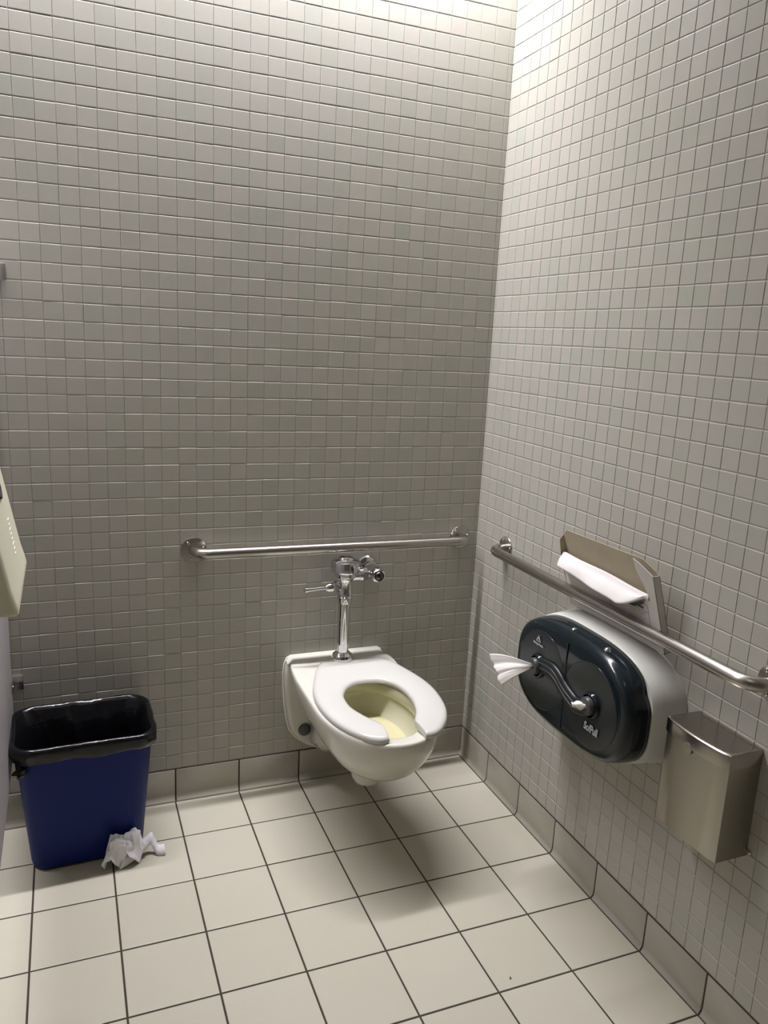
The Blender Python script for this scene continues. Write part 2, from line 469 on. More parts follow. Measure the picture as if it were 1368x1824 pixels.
# trapway web back to the wall
def rbox(cx, cz, hw, hh, r, y, N=6):
    L = []
    for (sx, sz, a0) in ((1, 1, 0), (-1, 1, 90), (-1, -1, 180), (1, -1, 270)):
        for k in range(N):
            a = math.radians(a0+90*k/(N-1)); L.append(Vector((cx+sx*(hw-r)+r*math.cos(a), y, cz+sz*(hh-r)+r*math.sin(a))))
    return L
MB().loft([rbox(TX, .27, .088, .145, .04, -.015), rbox(TX, .275, .080, .125, .04, -.11), rbox(TX, .262, .066, .065, .04, -.185), rbox(TX, .262, .05, .045, .035, -.21)]).out('trapway', M['china'], toilet, True)
# wall plate
plate = [(.150, .449), (.158, .446), (.167, .428), (.1705, .395), (.169, .35), (.164, .29), (.156, .235), (.146, .195), (.126, .165), (.095, .138), (.055, .118), (.02, .110)]
full = [(x, z) for x, z in plate] + [(-x, z) for x, z in plate[::-1]]
def plate_loop(y, ins):
    c = (0, .30); L = []
    for x, z in full:
        dx, dz = x-c[0], z-c[1]; l = math.hypot(dx, dz)
        L.append(Vector((TX+x-dx/l*ins, y, z-dz/l*ins)))
    return L
MB().loft([plate_loop(0, 0), plate_loop(-.018, 0), plate_loop(-.025, .002), plate_loop(-.029, .007), plate_loop(-.030, .014)]).out('wall_plate', M['china'], toilet, math.radians(50))
# ledge between plate and deck
MB().loft([[Vector((TX+u_*k_, -.001, .4565)) for u_, k_ in ((-1, .152), (1, .152))]+[Vector((TX+.166, -.001, .440)), Vector((TX-.166, -.001, .440))]]+[[Vector((TX-.152+i_, y_, z_)), Vector((TX+.152-i_, y_, z_)), Vector((TX+.167-i_*.3, y_, .438)), Vector((TX-.167+i_*.3, y_, .438))] for y_, z_, i_ in ((-.026, .4562, 0), (-.034, .4535, .001), (-.042, .4485, .003), (-.054, .4462, .004), (-.062, .4440, .006))]).out('ledge', M['china'], toilet, math.radians(60))
# caulk bead
pts = [plate_loop(-.002, -.003)[i] for i in list(range(14, 24))+list(range(0, 10))]
o_ = MB().tube(pts, .0035, 8).out('caulk_bead', M['caulk'], toilet, True); o_['label'] = 'pale bead of caulk along the wall'
for sx in (-1, 1):
    oc = MB().lathe([(.021, 0), (.021, .006), (.019, .011), (.012, .0145), (.0, .0155)], (TX+sx*.104, -.028, .199), (0, -1, 0), 28, False).out('bolt_cap', M['rubber'], toilet, True)
    oc['label'] = 'dark grey bolt cap'
wt = MB().add([*egg(.334, -.37, .0985, .152, .156)], [list(range(64))]).out('water', M['water'], toilet, False)
wt['label'] = 'pale yellow water in the bowl'
# seat
A = Vector((-.474, -.082, 0)); Fp = Vector((-.4995, -.6145, 0)); Ls = (Fp-A).length; dd = (Fp-A)/Ls; nn = Vector((-dd.y, dd.x, 0))
pairs = [((.0465, .456), (.051, .526)), ((.048, .450), (.070, .5275)), ((.051, .441), (.092, .517)), ((.058, .425), (.114, .495)), ((.070, .40), (.143, .452)), ((.081, .365), (.166, .395)), ((.088, .328), (.179, .325)), ((.0895, .29), (.181, .255)),
         ((.086, .25), (.172, .190)), ((.075, .214), (.154, .125)), ((.055, .187), (.132, .060)), ((.036, .175), (.108, .014)), ((.022, .172), (.093, .0)), ((0, .170), (0, 0))]
inn = spline([(a[0], a[1], 0) for a, _ in pairs], 4); ot = spline([(b_[0], b_[1], 0) for _, b_ in pairs], 4)
wl = lambda p: 1+.14*max(0, min(1, (p.y-.18)/.08))*max(0, min(1, (.44-p.y)/.10))
# nn points right or left; the left arm of the seat is a little slimmer
LS = -1 if nn.x > 0 else 1
inn0, ot0 = inn, ot
inn = [Vector((p.x*(wl(p) if LS > 0 else 1), p.y, 0)) for p in inn0] + [Vector((-p.x*(wl(p) if LS < 0 else 1), p.y, 0)) for p in inn0[:-1][::-1]]; ot = ot0 + [Vector((-p.x*1.02, p.y, 0)) for p in ot0[:-1][::-1]]
ns = len(inn); loops = []
for i in range(ns):
    Lp = []
    e = min(i, ns-1-i); k0 = {0: .72, 1: .93}.get(e, 1.0)
    for t_, z_ in ((.035, .441), (.0, .446), (.005, .454), (.05, .4595), (.15, .4615), (.5, .4625), (.85, .4605), (.95, .4575), (.995, .452), (1.0, .445), (.97, .440)):
        p = inn[i].lerp(ot[i], t_); zz = .4495 + (z_-.4495)*k0
        W_ = A + dd*p.y + nn*p.x; Lp.append(Vector((W_.x, W_.y, zz)))
    loops.append(Lp)
seat = MB().loft(loops).out('seat', M['seat'], toilet, math.radians(50))
seat['label'] = 'white open-front plastic seat'
for (u_, v_) in ((-.12, .16), (.12, .16), (-.10, .45), (.10, .45)):
    W_ = A + dd*v_ + nn*u_
    MB().lathe([(.008, .4352), (.008, .4425)], (W_.x, W_.y, 0), (0, 0, 1), 12).out('bumper', M['seat'], seat)
for u_ in (-.07, .07):
    W_ = A + dd*.012 + nn*u_
    MB().box((W_.x-.016, W_.y-.012, .4352), (W_.x+.016, W_.y+.014, .450), .003).out('hinge', M['seat'], seat)

# ------------------------------------------------------------------ flush valve
VX, VY = -.507, -.085
fv = thing('flush_valve', (VX, VY, .436), 'chrome flush valve standing on the toilet below the back grab bar', 'flush valve')
MB().lathe([(.036, .436), (.036, .455), (.034, .459), (.0345, .462), (.0345, .470), (.031, .478), (.024, .484), (.022, .487), (.019, .488)], (VX, VY, 0), (0, 0, 1), 48).out('spud_flange', M['chrome'], fv, math.radians(24))
MB().lathe([(.019, .486), (.019, .665)], (VX, VY, 0), (0, 0, 1), 48).out('pipe', M['chrome'], fv, math.radians(24))
MB().lathe([(.0195, .650), (.0235, .652), (.0245, .656), (.0245, .672), (.022, .676), (.0245, .679), (.0245, .690), (.023, .694), (.023, .722), (.026, .730), (.0335, .738), (.0345, .742), (.0345, .750), (.031, .756), (.031, .760)], (VX, VY, 0), (0, 0, 1), 48).out('valve_body', M['chrome'], fv, math.radians(24))
MB().lathe([(.030, .755), (.0445, .756), (.0465, .760), (.0470, .783), (.0450, .790), (.038, .794), (.026, .796), (.025, .7985), (.022, .802), (.012, .8045), (.0, .805)], (VX, VY, 0), (0, 0, 1), 56, False).out('cap', M['chrome'], fv, math.radians(24))
# handle towards the left
hd = Vector((-1, -.05, -.03)).normalized(); h0 = Vector((VX-.018, VY, .707))
hn = MB().lathe([(.012, 0), (.014, .006), (.0175, .008), (.0175, .020), (.015, .022)], h0, hd, 6).lathe([(.013, .02), (.0155, .026), (.0150, .036), (.012, .044), (.008, .049)], h0, hd, 28).out('handle_socket', M['chrome'], fv, math.radians(24))
lv = MB().lathe([(.0055, .044), (.0058, .070), (.0068, .095), (.0085, .112), (.0085, .116), (.006, .118)], h0, hd, 24).out('handle', M['chrome'], fv, math.radians(24))
# stop valve towards the right
MB().lathe([(.021, 0), (.021, .022), (.0225, .024), (.0225, .034), (.019, .036)], (VX+.020, VY, .742), (1, 0, 0), 32).lathe([(.0195, .036), (.0195, .052), (.017, .054)], (VX+.020, VY, .742), (1, 0, 0), 6).lathe([(.013, .05), (.013, .085)], (VX+.020, VY, .742), (1, 0, 0), 28).out('supply_arm', M['chrome'], fv, math.radians(24))
sx_ = -.4055
MB().lathe([(.018, -.002), (.018, .055), (.0225, .060), (.0240, .072), (.0240, .098), (.0215, .104), (.0230, .106), (.0230, .116), (.0205, .120), (.016, .121), (.014, .117), (.0, .116)], (sx_, 0, .742), (0, -1, 0), 40, False).out('stop_valve', M['chrome'], fv, math.radians(24))
oc = MB().lathe([(.0145, 0), (.0140, .0040), (.0115, .0072), (.007, .0092), (.0, .0100)], (sx_, -.1165, .742), (0, -1, 0), 28, False).out('stop_cap', M['dark_chrome'], fv); oc['label'] = 'dark plug in the stop valve'
MB().lathe([(.036, .0015), (.036, .004), (.032, .009), (.022, .014), (.018, .0145)], (sx_, 0, .742), (0, -1, 0), 44, False).out('wall_flange', M['chrome'], fv, math.radians(24))

# ------------------------------------------------------------------ waste bin and its liner
BC = Vector((-1.292, -.148, 0)); BA = math.radians(1.5)
def rr(hx, hy, r, z, N=10, noi=0.0, sd=0.0, zn=0.0, bias=0.0):
    L = []
    for (sx, sy, a0) in ((1, 1, 0), (-1, 1, 90), (-1, -1, 180), (1, -1, 270)):
        for k in range(N):
            a = math.radians(a0+90*k/(N-1))
            L.append([sx*(hx-r)+r*math.cos(a), sy*(hy-r)+r*math.sin(a)])
    # even out the long sides
    out = []
    n = len(L)
    for i in range(n):
        p, q_ = L[i], L[(i+1) % n]
        d = math.hypot(q_[0]-p[0], q_[1]-p[1]); k = max(1, int(d/.012)) if i % N == N-1 else 1
        for j in range(k): out.append([p[0]+(q_[0]-p[0])*j/k, p[1]+(q_[1]-p[1])*j/k])
    res = []
    for x, y in out:
        l = math.hypot(x, y); nx, ny = x/l, y/l
        e = noi*(noise.noise(Vector((x*22, y*22, sd)))+.5*noise.noise(Vector((x*75, y*75, sd*3+z*30)))-bias) if noi else 0
        ez = zn*noise.noise(Vector((x*14, y*14, sd+9))) if zn else 0
        X = x+nx*e; Y = y+ny*e
        res.append(BC + Vector((X*math.cos(BA)-Y*math.sin(BA), X*math.sin(BA)+Y*math.cos(BA), z+ez)))
    return res
def resamp(L, n=120):
    d = [0]; m_ = len(L)
    for i in range(m_): d.append(d[-1]+(L[(i+1) % m_]-L[i]).length)
    out = []; j = 0
    for k in range(n):
        t = d[-1]*k/n
        while d[j+1] < t: j += 1
        f = (t-d[j])/max(1e-9, d[j+1]-d[j]); out.append(L[j].lerp(L[(j+1) % m_], f))
    return out
R_ = lambda *a, **k: resamp(rr(*a, **k), 150)
bn = thing('waste_bin', (BC.x, BC.y, 0), 'blue rectangular plastic waste bin beside the partition', 'waste bin')
MB().loft([R_(.130, .082, .04, .0015), R_(.140, .090, .042, .0016), R_(.146, .096, .045, .008), R_(.149, .099, .046, .02), R_(.176, .124, .052, .355), R_(.177, .125, .053, .366), R_(.183, .131, .055, .368), R_(.184, .132, .056, .378), R_(.181, .129, .054, .382), R_(.177, .125, .052, .380),
           R_(.172, .120, .05, .36), R_(.146, .096, .045, .025), R_(.12, .07, .04, .012)]).out('tub', M['blue'], bn, math.radians(60))
lin = thing('bin_liner', (BC.x, BC.y, .04), 'black plastic liner folded over the rim of the blue bin', 'bin liner')
Q = lambda hx, hy, r, z, noi, sd, zn=0.0: resamp(rr(hx, hy, r, z, 10, noi, sd, zn, 0.0 if z > .37 or sd < 5 else 1.2), 300)
loops = [Q(.1845, .1325, .056, .343, .0045, 1.0, .008), Q(.187, .135, .056, .351, .0050, 1.4, .006), Q(.189, .137, .057, .362, .0040, 2.2, .004), Q(.1895, .1375, .058, .372, .0030, 3.1, .002), Q(.1885, .1365, .058, .382, .0030, 4, .003), Q(.184, .132, .056, .3875, .0030, 5, .003),
         Q(.178, .126, .054, .3865, .002, 6, .002), Q(.172, .120, .053, .378, .003, 7, .002), Q(.167, .115, .052, .35, .007, 8, .003), Q(.162, .110, .05, .30, .012, 9, .005), Q(.157, .106, .05, .24, .014, 10), Q(.150, .099, .048, .16, .012, 11), Q(.140, .090, .045, .08, .010, 12), Q(.12, .07, .04, .045, .006, 13), Q(.05, .03, .02, .04, .004, 14)]
MB().loft(loops, cap0=False).out('bag', M['bag'], lin, True)
# gathered slack at the left end, and the small knot at the front
kn = []
for i in range(9):
    for j in range(14):
        a = 2*PI*j/14; r_ = .0035+.010*math.sin(PI*i/8)
        p = Vector((-1.452+.004*math.sin(i*1.3), -.268-.006*math.sin(PI*i/8), .340-.0045*i)) + Vector((math.cos(a)*r_*1.2, math.sin(a)*r_*.6, 0))
        p += noise.noise_vector(p*160)*.0045
        kn.append(p)
MB().loft([kn[i*14:(i+1)*14] for i in range(9)]).out('knot', M['bag'], lin, math.radians(30))
fl_ = []
for i in range(12):
    z_ = .362-.010*i; wd = .055*(1-i/13.0)
    row = []
    for j in range(9):
        t_ = j/8-.5
        row.append(Vector((-1.4725+.004*math.cos(j*1.9+i*.3) + .010*(i/12.)**1.4, -.165+.02*(i/11)+t_*wd*2, z_+.004*math.sin(j*2))))
    fl_.append(row)
bk_ = [[p+Vector((.0008, 0, 0)) for p in row[::-1]] for row in fl_]
MB().loft([a_+b_ for a_, b_ in zip(fl_, bk_)]).out('slack_fold', M['bag'], lin, True)

# ------------------------------------------------------------------ crumpled tissue on the floor
def crumple():
    c = Vector((-1.205, -.274, 0)); V = []; F = []; NR, NA = 26, 96
    for i in range(NR+1):
        r = i/NR
        for j in range(NA):
            a = 2*PI*j/NA
            ex = .052*(1+.22*math.sin(2*a+.5)+.16*math.sin(3*a+1.2)+.06*math.sin(7*a)); 
            h = .074*(1-r**2.6)*(1+.3*math.sin(a*3+.4)*r) + .030*r*abs(math.sin(2.5*a+.8)) + .002
            x = ex*(r**.75)*math.cos(a)*(.92); y = ex*(r**.75)*math.sin(a)*.62
            p = Vector((x, y, h))
            nv = noise.noise_vector(Vector((x*32+2, y*32, r*2.2)))
            p += nv*.018*(.35+.65*r)
            rd = abs(noise.noise(Vector((x*60, y*60, 4.4))))
            p.z += .014*rd
            p += noise.noise_vector(Vector((x*95, y*95, r*5)))*.0055
            p.z = max(.0012+.001*math.sin(a*5), p.z)
            g_ = c+p
            lim = -.2475 - .07*g_.z            # it rests against the front of the bin
            if g_.y > lim and g_.x < -1.140: g_.y = lim - .15*(g_.y-lim)
            V.append(g_)
    for i in range(NR):
        for j in range(NA):
            j2 = (j+1) % NA; F.append([i*NA+j, (i+1)*NA+j, (i+1)*NA+j2, i*NA+j2])
    return V, F
ct = thing('crumpled_tissue', (-1.19, -.262, 0), 'crumpled white tissue on the floor in front of the blue bin', 'tissue')
V, F = crumple()
o_ = mesh_obj('wad', V, F, M['tissue'], ct, math.radians(28))
s_ = o_.modifiers.new('thick', 'SOLIDIFY'); s_.thickness = .0006
tp = spline([(-1.200, -.286, .036), (-1.170, -.262, .042), (-1.142, -.246, .050), (-1.122, -.238, .058), (-1.114, -.242, .044), (-1.104, -.250, .024), (-1.088, -.254, .024)], 6)
lo = spline([(-1.214, -.306, .004), (-1.180, -.288, .008), (-1.146, -.266, .018), (-1.126, -.256, .030), (-1.118, -.260, .014), (-1.107, -.272, .0015), (-1.086, -.276, .003)], 6)
tl_ = MB().loft([[a_, a_.lerp(b_, .5)+Vector((0, -.0004, .0006)), b_] for a_, b_ in zip(tp, lo)], False, False, False).out('tail', M['tissue'], ct, True)
s_ = tl_.modifiers.new('thick', 'SOLIDIFY'); s_.thickness = .0006
oc = MB().add([(-.374, -.990, .0004), (-.366, -.988, .0004), (-.369, -.982, .0030), (-.370, -.986, .0004)], [(0, 1, 2), (0, 3, 1), (1, 3, 2), (0, 2, 3)]).out('debris_chip', M['ink'], None, False, base=(-.37, -.987, .0004))
tag(oc, 'tiny dark chip lying alone on a floor tile', 'debris')

# ------------------------------------------------------------------ tissue dispenser
DY, DZ = -.782, .632
def stad(x, hw, hh, n=2.9, N=96, notch=0.0, ymid=0.0):
    L = []
    for k in range(N):
        q = 2*PI*k/N; c = math.cos(q); s_ = math.sin(q)
        y = hw*math.copysign(abs(c)**(2/n), c); z = hh*math.copysign(abs(s_)**(2/n), s_)
        if notch:
            e = notch*math.exp(-((z-.075)/.020)**2)
            y -= math.copysign(e, y)*(abs(y) > hw*.8)
        L.append(Vector((x, DY+y, DZ+z)))
    return L
ds = thing('tissue_dispenser', (0, DY, DZ-.15), 'twin-warm-lit tissue dispenser with a smoky black cover, on the right wall', 'dispenser')
MB().loft([stad(-.0005, .268, .152), stad(-.03, .2655, .1515), stad(-.06, .260, .150), stad(-.082, .254, .149), stad(-.086, .251, .147)]).out('back_shell', M['shell'], ds, math.radians(50))
cover = MB().loft([stad(-.0865, .248, .146, notch=.010), stad(-.100, .248, .146, notch=.010), stad(-.120, .246, .1445, notch=.007), stad(-.138, .242, .141), stad(-.145, .236, .135), stad(-.149, .229, .128), stad(-.1510, .222, .121), stad(-.1520, .19, .095), stad(-.153, .12, .06)]).out('cover', M['smoke'], ds, True)
# roll bulges, central crease, S-shaped arm, nozzles
N1 = Vector((-.150, -.664, .640)); N2 = Vector((-.150, -.900, .636))
for c in (N1+Vector((0, -.012, -.008)), N2+Vector((0, .012, -.006))):
    MB().lathe([(.108, -.001), (.107, .0025), (.105, .0036), (.085, .0046), (.0, .0055)], (c.x, c.y, c.z), (-1, 0, 0), 72, False).out('roll_bulge', M['smoke_disc'], cover, math.radians(25))
MB().box((-.1545, DY-.0022, DZ-.115), (-.148, DY+.0022, DZ+.118), .001).out('crease', M['black_rubber'], cover)
c1 = [(N1.y-.004, N1.z+.006), (-.700, .652), (-.735, .654), (-.765, .644), (-.785, .632), (-.815, .619), (-.850, .612), (N2.y+.004, N2.z-.008)]
pth = spline([(-.158, y, z) for y, z in c1], 8)
MB().tube(pth, [.024]*len(pth), 20, ell=(.9, .34)).out('tear_channel', M['arm'], cover, True)
for off in (.008, -.006):
    p2 = [Vector((-.1655, p.y, p.z+off)) for p in pth]
    MB().tube(p2, .0017, 10).out('channel_rib', M['nozzle'], cover, True)
for c in (N1, N2):
    nz = MB().lathe([(.033, -.002), (.033, .010), (.030, .014), (.028, .014)], c, (-1, 0, 0), 40, False).out('nozzle', M['smoke'], ds)
    k_ = MB().lathe([(.023, .010), (.023, .020), (.020, .024), (.008, .025), (.007, .019), (.0, .019)], c, (-1, 0, 0), 36, False).out('nozzle_insert', M['nozzle'], nz)
def lug(y, z):
    MB().lathe([(.0085, -.006), (.0085, .001), (.0065, .003), (.003, .0045), (.0, .005)], (-.122, y, z), Vector((-.45, 0, .9)), 20, False).out('lock_screw', M['chrome'], cover, True)
lug(-.757, .7735); lug(-.893, .7735)
# printed marks
def text_mesh(s, size, sx, shear, pos, X, Y, name, parent, ma, label, depth=.0004, bold=.0):
    cu = bpy.data.curves.new('t', 'FONT'); cu.body = s; cu.size = size; cu.align_x = 'CENTER'; cu.align_y = 'CENTER'; cu.shear = shear; cu.extrude = depth; cu.offset = bold; cu.resolution_u = 6
    to = bpy.data.objects.new('t', cu); col.objects.link(to)
    dg = bpy.context.evaluated_depsgraph_get(); me = bpy.data.meshes.new_from_object(to.evaluated_get(dg))
    Z = X.cross(Y)
    vs = [pos + X*v.co.x*sx + Y*v.co.y + Z*v.co.z for v in me.vertices]; fs = [list(p.vertices) for p in me.polygons]
    bpy.data.objects.remove(to); bpy.data.curves.remove(cu); bpy.data.meshes.remove(me)
    o = mesh_obj(name, vs, fs, ma, parent, False)
    if label: o['label'] = label
    return o
Xr, Zu = Vector((0, -1, 0)), Vector((0, 0, 1))
text_mesh('SofPull', .028, .70, .12, Vector((-.1580, -.911, .579)), Xr, Zu, 'printed_name', cover, M['print_grey'], 'pale grey printed lettering', bold=.0006)
text_mesh('Georgia-Pacific', .0082, .95, 0, Vector((-.1580, -.660, .700)), Xr, Zu, 'printed_maker', cover, M['print_grey'], 'small pale grey printed lettering', bold=.0002)
tb = MB()
def strip(a, b, w_, x=-.1582):
    a = Vector(a); b = Vector(b); d = (b-a).normalized(); n_ = Vector((-d.y, d.x))
    P_ = lambda q: Vector((x, q.x, q.y))
    tb.prism([P_(a+n_*w_), P_(b+n_*w_), P_(b-n_*w_), P_(a-n_*w_)], (-.0004, 0, 0))
t0 = (-.660, .724); tA = (-.650, .708); tB = (-.670, .708)
strip(t0, tA, .0008); strip(t0, tB, .0008); strip(tA, tB, .0008); strip((-.660, .719), (-.655, .7115), .0012); strip((-.660, .719), (-.665, .7115), .0012)
tb.out('printed_triangle', M['print_grey'], cover, False)

# ------------------------------------------------------------------ tissue hanging from the nozzles
def pleats():
    ap = N1 + Vector((-.020, 0, 0)); loops = []
    eT = Vector((-.232, -.543, .632)); eB = Vector((-.236, -.618, .574))
    for i in range(19):
        s_ = i/18; row = []
        for j in range(25):
            t_ = j/24
            e = eT.lerp(eB, t_)
            # outer end is cut on a slant
            e2 = e + Vector((0, .006*math.sin(t_*9), -.004*math.sin(t_*7)))
            sp = s_**.9
            p = ap.lerp(e2, sp)
            wv = math.sin(t_*PI*5.3+.5)*.0030 + math.sin(t_*PI*11+2)*.0012
            p += Vector((-.8, .35, .35))*wv*min(1, s_*1.3)
            p += Vector((-.010*math.sin(PI*s_), 0, .010*math.sin(PI*s_)*(1-t_)))
            p += Vector((0, 0, -.006*s_*math.sin(PI*t_)))
            thick = .006*(1-s_)*(t_-.5)*2
            p += Vector((0, thick*.6, -thick))
            row.append(p)
        loops.append(row)
    return MB().loft(loops, False, False, False)
o_ = pleats().out('hanging_tissue', M['tissue_warm'], None, True, base=tuple(N1+Vector((-.02, 0, 0))))
tag(o_, 'white tissue fanning out of the left nozzle of the dispenser', 'tissue', )
s_ = o_.modifiers.new('thick', 'SOLIDIFY'); s_.thickness = .0008
loops = []
for i in range(10):
    s_ = i/9; row = []
    r_ = .0045+.0055*math.sin(PI*min(1, s_*1.1))
    for j in range(16):
        a = 2*PI*j/16
        p = N2 + Vector((-.018-.026*s_, .020*s_, -.001*s_)) + Vector((0, math.cos(a)*r_*1.2, math.sin(a)*r_*(.9+.3*math.sin(3*a))))
        p += noise.noise_vector(p*140)*.003
        row.append(p)
    loops.append(row)
o_ = MB().loft(loops).out('tissue_tip', M['tissue_warm'], None, True, base=tuple(N2+Vector((-.02, 0, 0))))
tag(o_, 'short white tissue tip poking from the right nozzle of the dispenser', 'tissue')

# ------------------------------------------------------------------ box of toilet seat covers leaning on the grab bar
# frame of the box: o at its back bottom edge, e = up along the lean, f = out of its front, y runs to the right (towards -Y)
O = Vector((-.0060, 0, .790)); e_ = Vector((-.064, 0, .196)).normalized(); f_ = Vector((e_.z*-1, 0, e_.x)).normalized(); f_ = Vector((-e_.z, 0, e_.x))
YL, YR = -.600, -.979; TH = .0190; H = .225
def bp(y, h, d): return O + e_*h + f_*d + Vector((0, y, 0))
sb = thing('seat_cover_box', tuple(bp((YL+YR)/2, 0, TH/2)), 'torn open cardboard box of paper seat covers behind the right grab bar', 'box')
def slab(poly, d0, d1, name, ma, par):
    return MB().loft([[bp(y, h, d0) for y, h in poly], [bp(y, h, d1) for y, h in poly]]).out(name, ma, par, False)
# back panel, bare brown inside, corners clipped
bkp = slab([(YL, 0), (YL, .203), (YL-.022, .222), (YR+.050, .228), (YR+.014, .210), (YR, .200), (YR, 0)], 0, .0012, 'back_panel', M['card_in'], sb)
slab([(YL, .0), (YL, .116), (YL-.03, .114), (YL-.15, .108), (YR+.165, .098), (YR+.115, .096), (YR+.085, .100), (YR+.050, .118), (YR+.028, .146), (YR+.036, .168), (YR+.050, .190), (YR+.060, .210), (YR+.064, .234), (YR+.040, .226), (YR, .206), (YR, 0)], TH-.0012, TH, 'front_panel', M['card_out'], sb)
MB().loft([[bp(YR, 0, 0), bp(YR, 0, TH), bp(YR, .206, TH), bp(YR, .200, 0)], [bp(YR+.0012, 0, 0), bp(YR+.0012, 0, TH), bp(YR+.0012, .206, TH), bp(YR+.0012, .200, 0)]]).out('side_panel', M['card_out'], sb, False)
MB().loft([[bp(YL, 0, 0), bp(YL, 0, TH), bp(YL, .150, TH+.002), bp(YL, .195, TH*.8), bp(YL, .205, 0)], [bp(YL-.0012, 0, 0), bp(YL-.0012, 0, TH), bp(YL-.0012, .150, TH+.002), bp(YL-.0012, .195, TH*.8), bp(YL-.0012, .205, 0)]]).out('side_panel', M['card_in'], sb, False)
MB().loft([[bp(YL, 0, 0), bp(YL, 0, TH), bp(YR, 0, TH), bp(YR, 0, 0)], [bp(YL, .0012, 0), bp(YL, .0012, TH), bp(YR, .0012, TH), bp(YR, .0012, 0)]]).out('bottom_panel', M['card_out'], sb, False)
# print on the front: a frame, a heading bar and rows of illegible lines
pr = MB()
def ln(y0, h0_, y1, h1, w_=.0010, D=TH+.0001):
    a = Vector((y0, h0_)); b = Vector((y1, h1)); d = (b-a).normalized(); n_ = Vector((-d.y, d.x))*w_/2
    pr.loft([[bp(q.x, q.y, dd_) for q in (a+n_, b+n_, b-n_, a-n_)] for dd_ in (D, D+.0002)])
fy0, fy1, fh0, fh1 = YR+.185, YR+.036, .034, .118
ln(fy0, fh0, fy1, fh0); ln(fy1, fh0, fy1, fh1); ln(fy0, fh1, fy1, fh1); ln(fy0, fh0, fy0, fh1); ln(fy0, .098, fy1, .098)
ln(YR+.165, .107, YR+.120, .107, .007); ln(YR+.112, .107, YR+.052, .107, .007)
ln(YL-.05, .016, YL-.36, .016, .0008); ln(YL-.05, .010, YL-.05, .016, .0008)
pr.out('printed_frame', M['ink'], sb, False)
for k in range(7):
    h_ = .0910-.0068*k
    for c0_, c1_ in ((.180, .118), (.110, .046)):
        pr = MB(); ln(YR+c0_, h_, YR+c1_+random.uniform(0, .014), h_, .0020 if k < 2 else .0013)
        pr.out('printed_line', M['ink_light'], sb, False)
for k in range(5):
    pr = MB(); y0 = YL-.022-.014*k; ln(y0, .103, y0-.007, .103, .005)
    pr.out('printed_mark', M['ink'], sb, False)
# the stack of paper covers flopping forward
# profile in (h, d): comes up out of the box and folds over the front edge
loops = []
NY = 48
for i in range(NY+1):
    t_ = i/NY; y = (YL-.006)+(YR+.026-(YL-.006))*t_
    hc = .158 - .013*t_; dc = .0125 + .002*math.sin(t_*9)           # crest
    c_ = max(0, (t_-.72)/.28)
    hl = .124 - .022*t_ + .045*c_**1.5 + .010*max(0, 1-abs(t_-.12)/.16)*.4   # hanging edge
    dl = .041 + .012*t_ - .036*c_**1.7 + .0015*math.sin(t_*17)
    ctrl = [(.085, .006), (.125, .008), (hc-.004, dc-.002), (hc, dc+.002), (hc-.006, dc+.009), ((hc+hl)/2+.002, (dc+dl)/2+.005), (hl+.005, dl), (hl, dl)]
    cur = spline([(a_, b_, 0) for a_, b_ in ctrl], 4)
    n_ = len(cur)
    sec = [bp(y, p.x, p.y) for p in cur]
    und = []
    for k, p in enumerate(cur):
        s_ = k/(n_-1); w_t = .0045*(1-.35*abs(math.sin(k*1.7))) if s_ > .55 else .0040
        if s_ > .35: und.append(bp(y, p.x-w_t*(.9 if s_ < .62 else .45), p.y-w_t*(.35 if s_ < .62 else .85)))
        else: und.append(bp(y, p.x-.0005, p.y-.003))
    loops.append(sec+und[::-1])
o_ = MB().loft(loops).out('paper_seat_covers', M['cover_paper'], None, math.radians(55), base=tuple(bp((YL+YR)/2, .1, .01)))
tag(o_, 'folded stack of white paper seat covers flopping out of the cardboard box', 'paper covers')

# ------------------------------------------------------------------ sanitary waste bin on the right wall
y0, y1, z0, z1, dp = -1.083, -1.264, .443, .690, .090
sn = thing('sanitary_bin', (0, (y0+y1)/2, z0), 'satin steel wall bin below the right grab bar', 'sanitary bin')
def bow(z, dpt, ya, yb, bulge, r=.004, back=0.0):
    L = [Vector((back, yb, z)), Vector((back, ya, z))]
    for k in range(13):
        t_ = k/12; yy = ya + (yb-ya)*t_
        e = -r*(1-min(1, min(t_, 1-t_)/.02))
        L.append(Vector((-(dpt+bulge*math.sin(PI*t_)+e), yy, z)))
    return L
MB().loft([bow(z0+.001, dp-.006, y0-.003, y1+.003, .004), bow(z0, dp-.002, y0, y1, .006), bow(z0+.004, dp, y0, y1, .008), bow(z1-.030, dp, y0, y1, .008)]).out('body', M['bin_steel'], sn, math.radians(35))
lid = MB().loft([bow(z1-.034, dp+.0025, y0+.0015, y1-.0015, .009), bow(z1-.0055, dp+.0025, y0+.0015, y1-.0015, .009), bow(z1-.0028, dp+.0018, y0+.0010, y1-.0010, .009), bow(z1-.0010, dp+.0000, y0-.0002, y1+.0002, .0088), bow(z1-.0002, dp-.0028, y0-.002, y1+.002, .0085), bow(z1, dp-.006, y0-.005, y1+.005, .008)]).out('lid', M['lid_steel'], sn, math.radians(30))
MB().lathe([(.013, 0), (.013, .0015), (.0, .0018)], (-(dp+.0105), (y0+y1)/2+.012, z1-.036), (-1, 0, 0), 28, False).out('finger_tab', M['bin_steel'], lid)
MB().box((-.0025, y1-.012, z0+.008), (-.0005, y1+.004, z0+.016), .0005).out('wall_tab', M['screw'], sn)

an = MB().lathe([(.0045, -.0008), (.0045, .0012), (.0022, .0016), (.0, .0008)], (0, -0.9399, 0.4822), (-1, 0, 0), 14, False).out('screw_hole_shade', M['dark'], None, False, base=(0, -0.9399, 0.4822))  # dark disc in place of a screw hole, its shade given as colour
tag(an, 'small disc painted dark like the shade in a screw hole in the tiles below the tissue dispenser', 'screw hole')

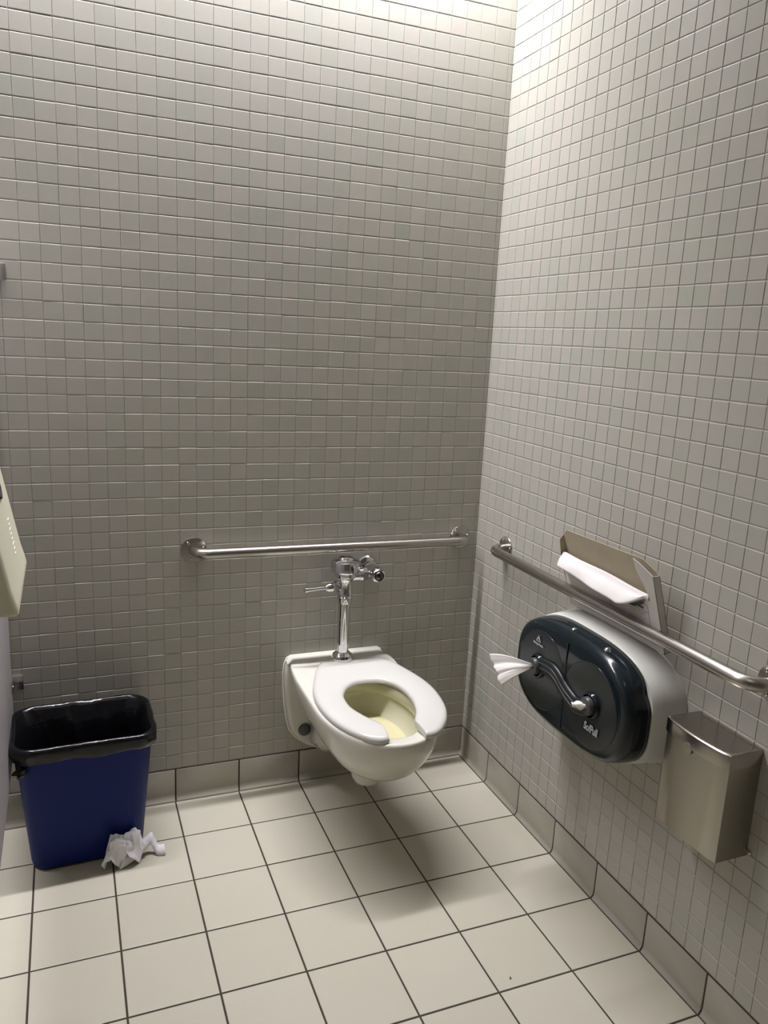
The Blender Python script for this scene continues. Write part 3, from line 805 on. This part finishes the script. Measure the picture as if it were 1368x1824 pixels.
# ------------------------------------------------------------------ partition at the left, its brackets
PX = -1.478
pt = thing('toilet_partition', (PX-.0125, -.85, .285), 'pale lilac-grey laminate partition at the left edge', 'partition')
MB().box((PX-.025, -1.72, .285), (PX, -.012, 1.80), .002).out('panel', M['laminate'], pt)
for zc, big in ((.459, 0), (1.597, 1)):
    b_ = MB()
    b_.box((PX, -.0045, zc-.022), (PX+.030+.008*big, -.0008, zc+.020), .0012)
    b_.box((PX+.0004, -.038, zc-.022), (PX+.0030, -.001, zc+.020), .001)
    b_.box((PX-.030, -.030, zc+.006), (PX-.0255, -.001, zc+.020), .001)
    br = b_.out('wall_bracket', M['bracket'], pt)
    MB().lathe([(.006, 0), (.006, .002), (.003, .004), (.0, .0042)], (PX+.018, -.0045, zc), (0, -1, 0), 16, False).out('screw', M['screw'], br)
    MB().lathe([(.006, 0), (.006, .002), (.003, .004), (.0, .0042)], (PX+.003, -.026, zc-.004), (1, 0, 0), 16, False).out('screw', M['screw'], br)
for yy in (-1.70,):
    MB().box((PX-.028, yy-.09, 0), (PX+.003, yy, 2.0), .003).out('post', M['laminate'], pt)

# ------------------------------------------------------------------ child safety seat on the partition
cs = thing('child_seat', (PX, -.71, .967), 'cream plastic wall-mounted child seat on the partition at the left edge', 'child seat')
prof = [(PX, 1.43), (-1.466, 1.42), (-1.456, 1.34), (-1.448, 1.25), (-1.4400, 1.187), (-1.4290, 1.130), (-1.4165, 1.066), (-1.4060, 1.012), (-1.3985, .984), (-1.3965, .975), (-1.3975, .969), (-1.402, .966), (-1.412, .9655), (PX, .967)]
YN, YF2 = -.890, -.535
def cl(y, k):
    return [Vector((PX+(x-PX)*(1-k*.22), y, 1.2+(z-1.2)*(1-k*.03))) for x, z in prof]
MB().loft([cl(YN, 1), cl(YN+.002, .5), cl(YN+.006, .12), cl(YN+.012, 0), cl(YF2-.03, 0), cl(YF2-.012, .10), cl(YF2-.003, .4), cl(YF2, 1)]).out('shell', M['cream'], cs, math.radians(40))
def fx(z):
    q_ = [(x, zz) for x, zz in prof[1:10]][::-1]
    for (xa, za), (xb, zb) in zip(q_, q_[1:]):
        if za <= z <= zb: return xa+(xb-xa)*(z-za)/(zb-za)
hx_ = fx(1.172)
MB().lathe([(.034, -.004), (.034, .0030), (.030, .0034), (.0275, .0012), (.0, .0012)], (hx_, -.690, 1.172), Vector((1, 0, .22)), 36, False).out('hand_hole_shade', M['dark'], cs)['label'] = 'dark disc painted as the shade in a hand hole'  # dark disc set on the shell; its colour paints the shade of a hole
for k in range(8):
    zz = 1.030+.0088*k; yy = -.690+.004*k; ll = .016+.007*((k*37) % 3)
    MB().box((fx(zz)-.0012, yy-ll/2, zz-.0013), (fx(zz)+.0008, yy+ll/2, zz+.0013), .0004).out('embossed_mark', M['cream_mark'], cs, False)
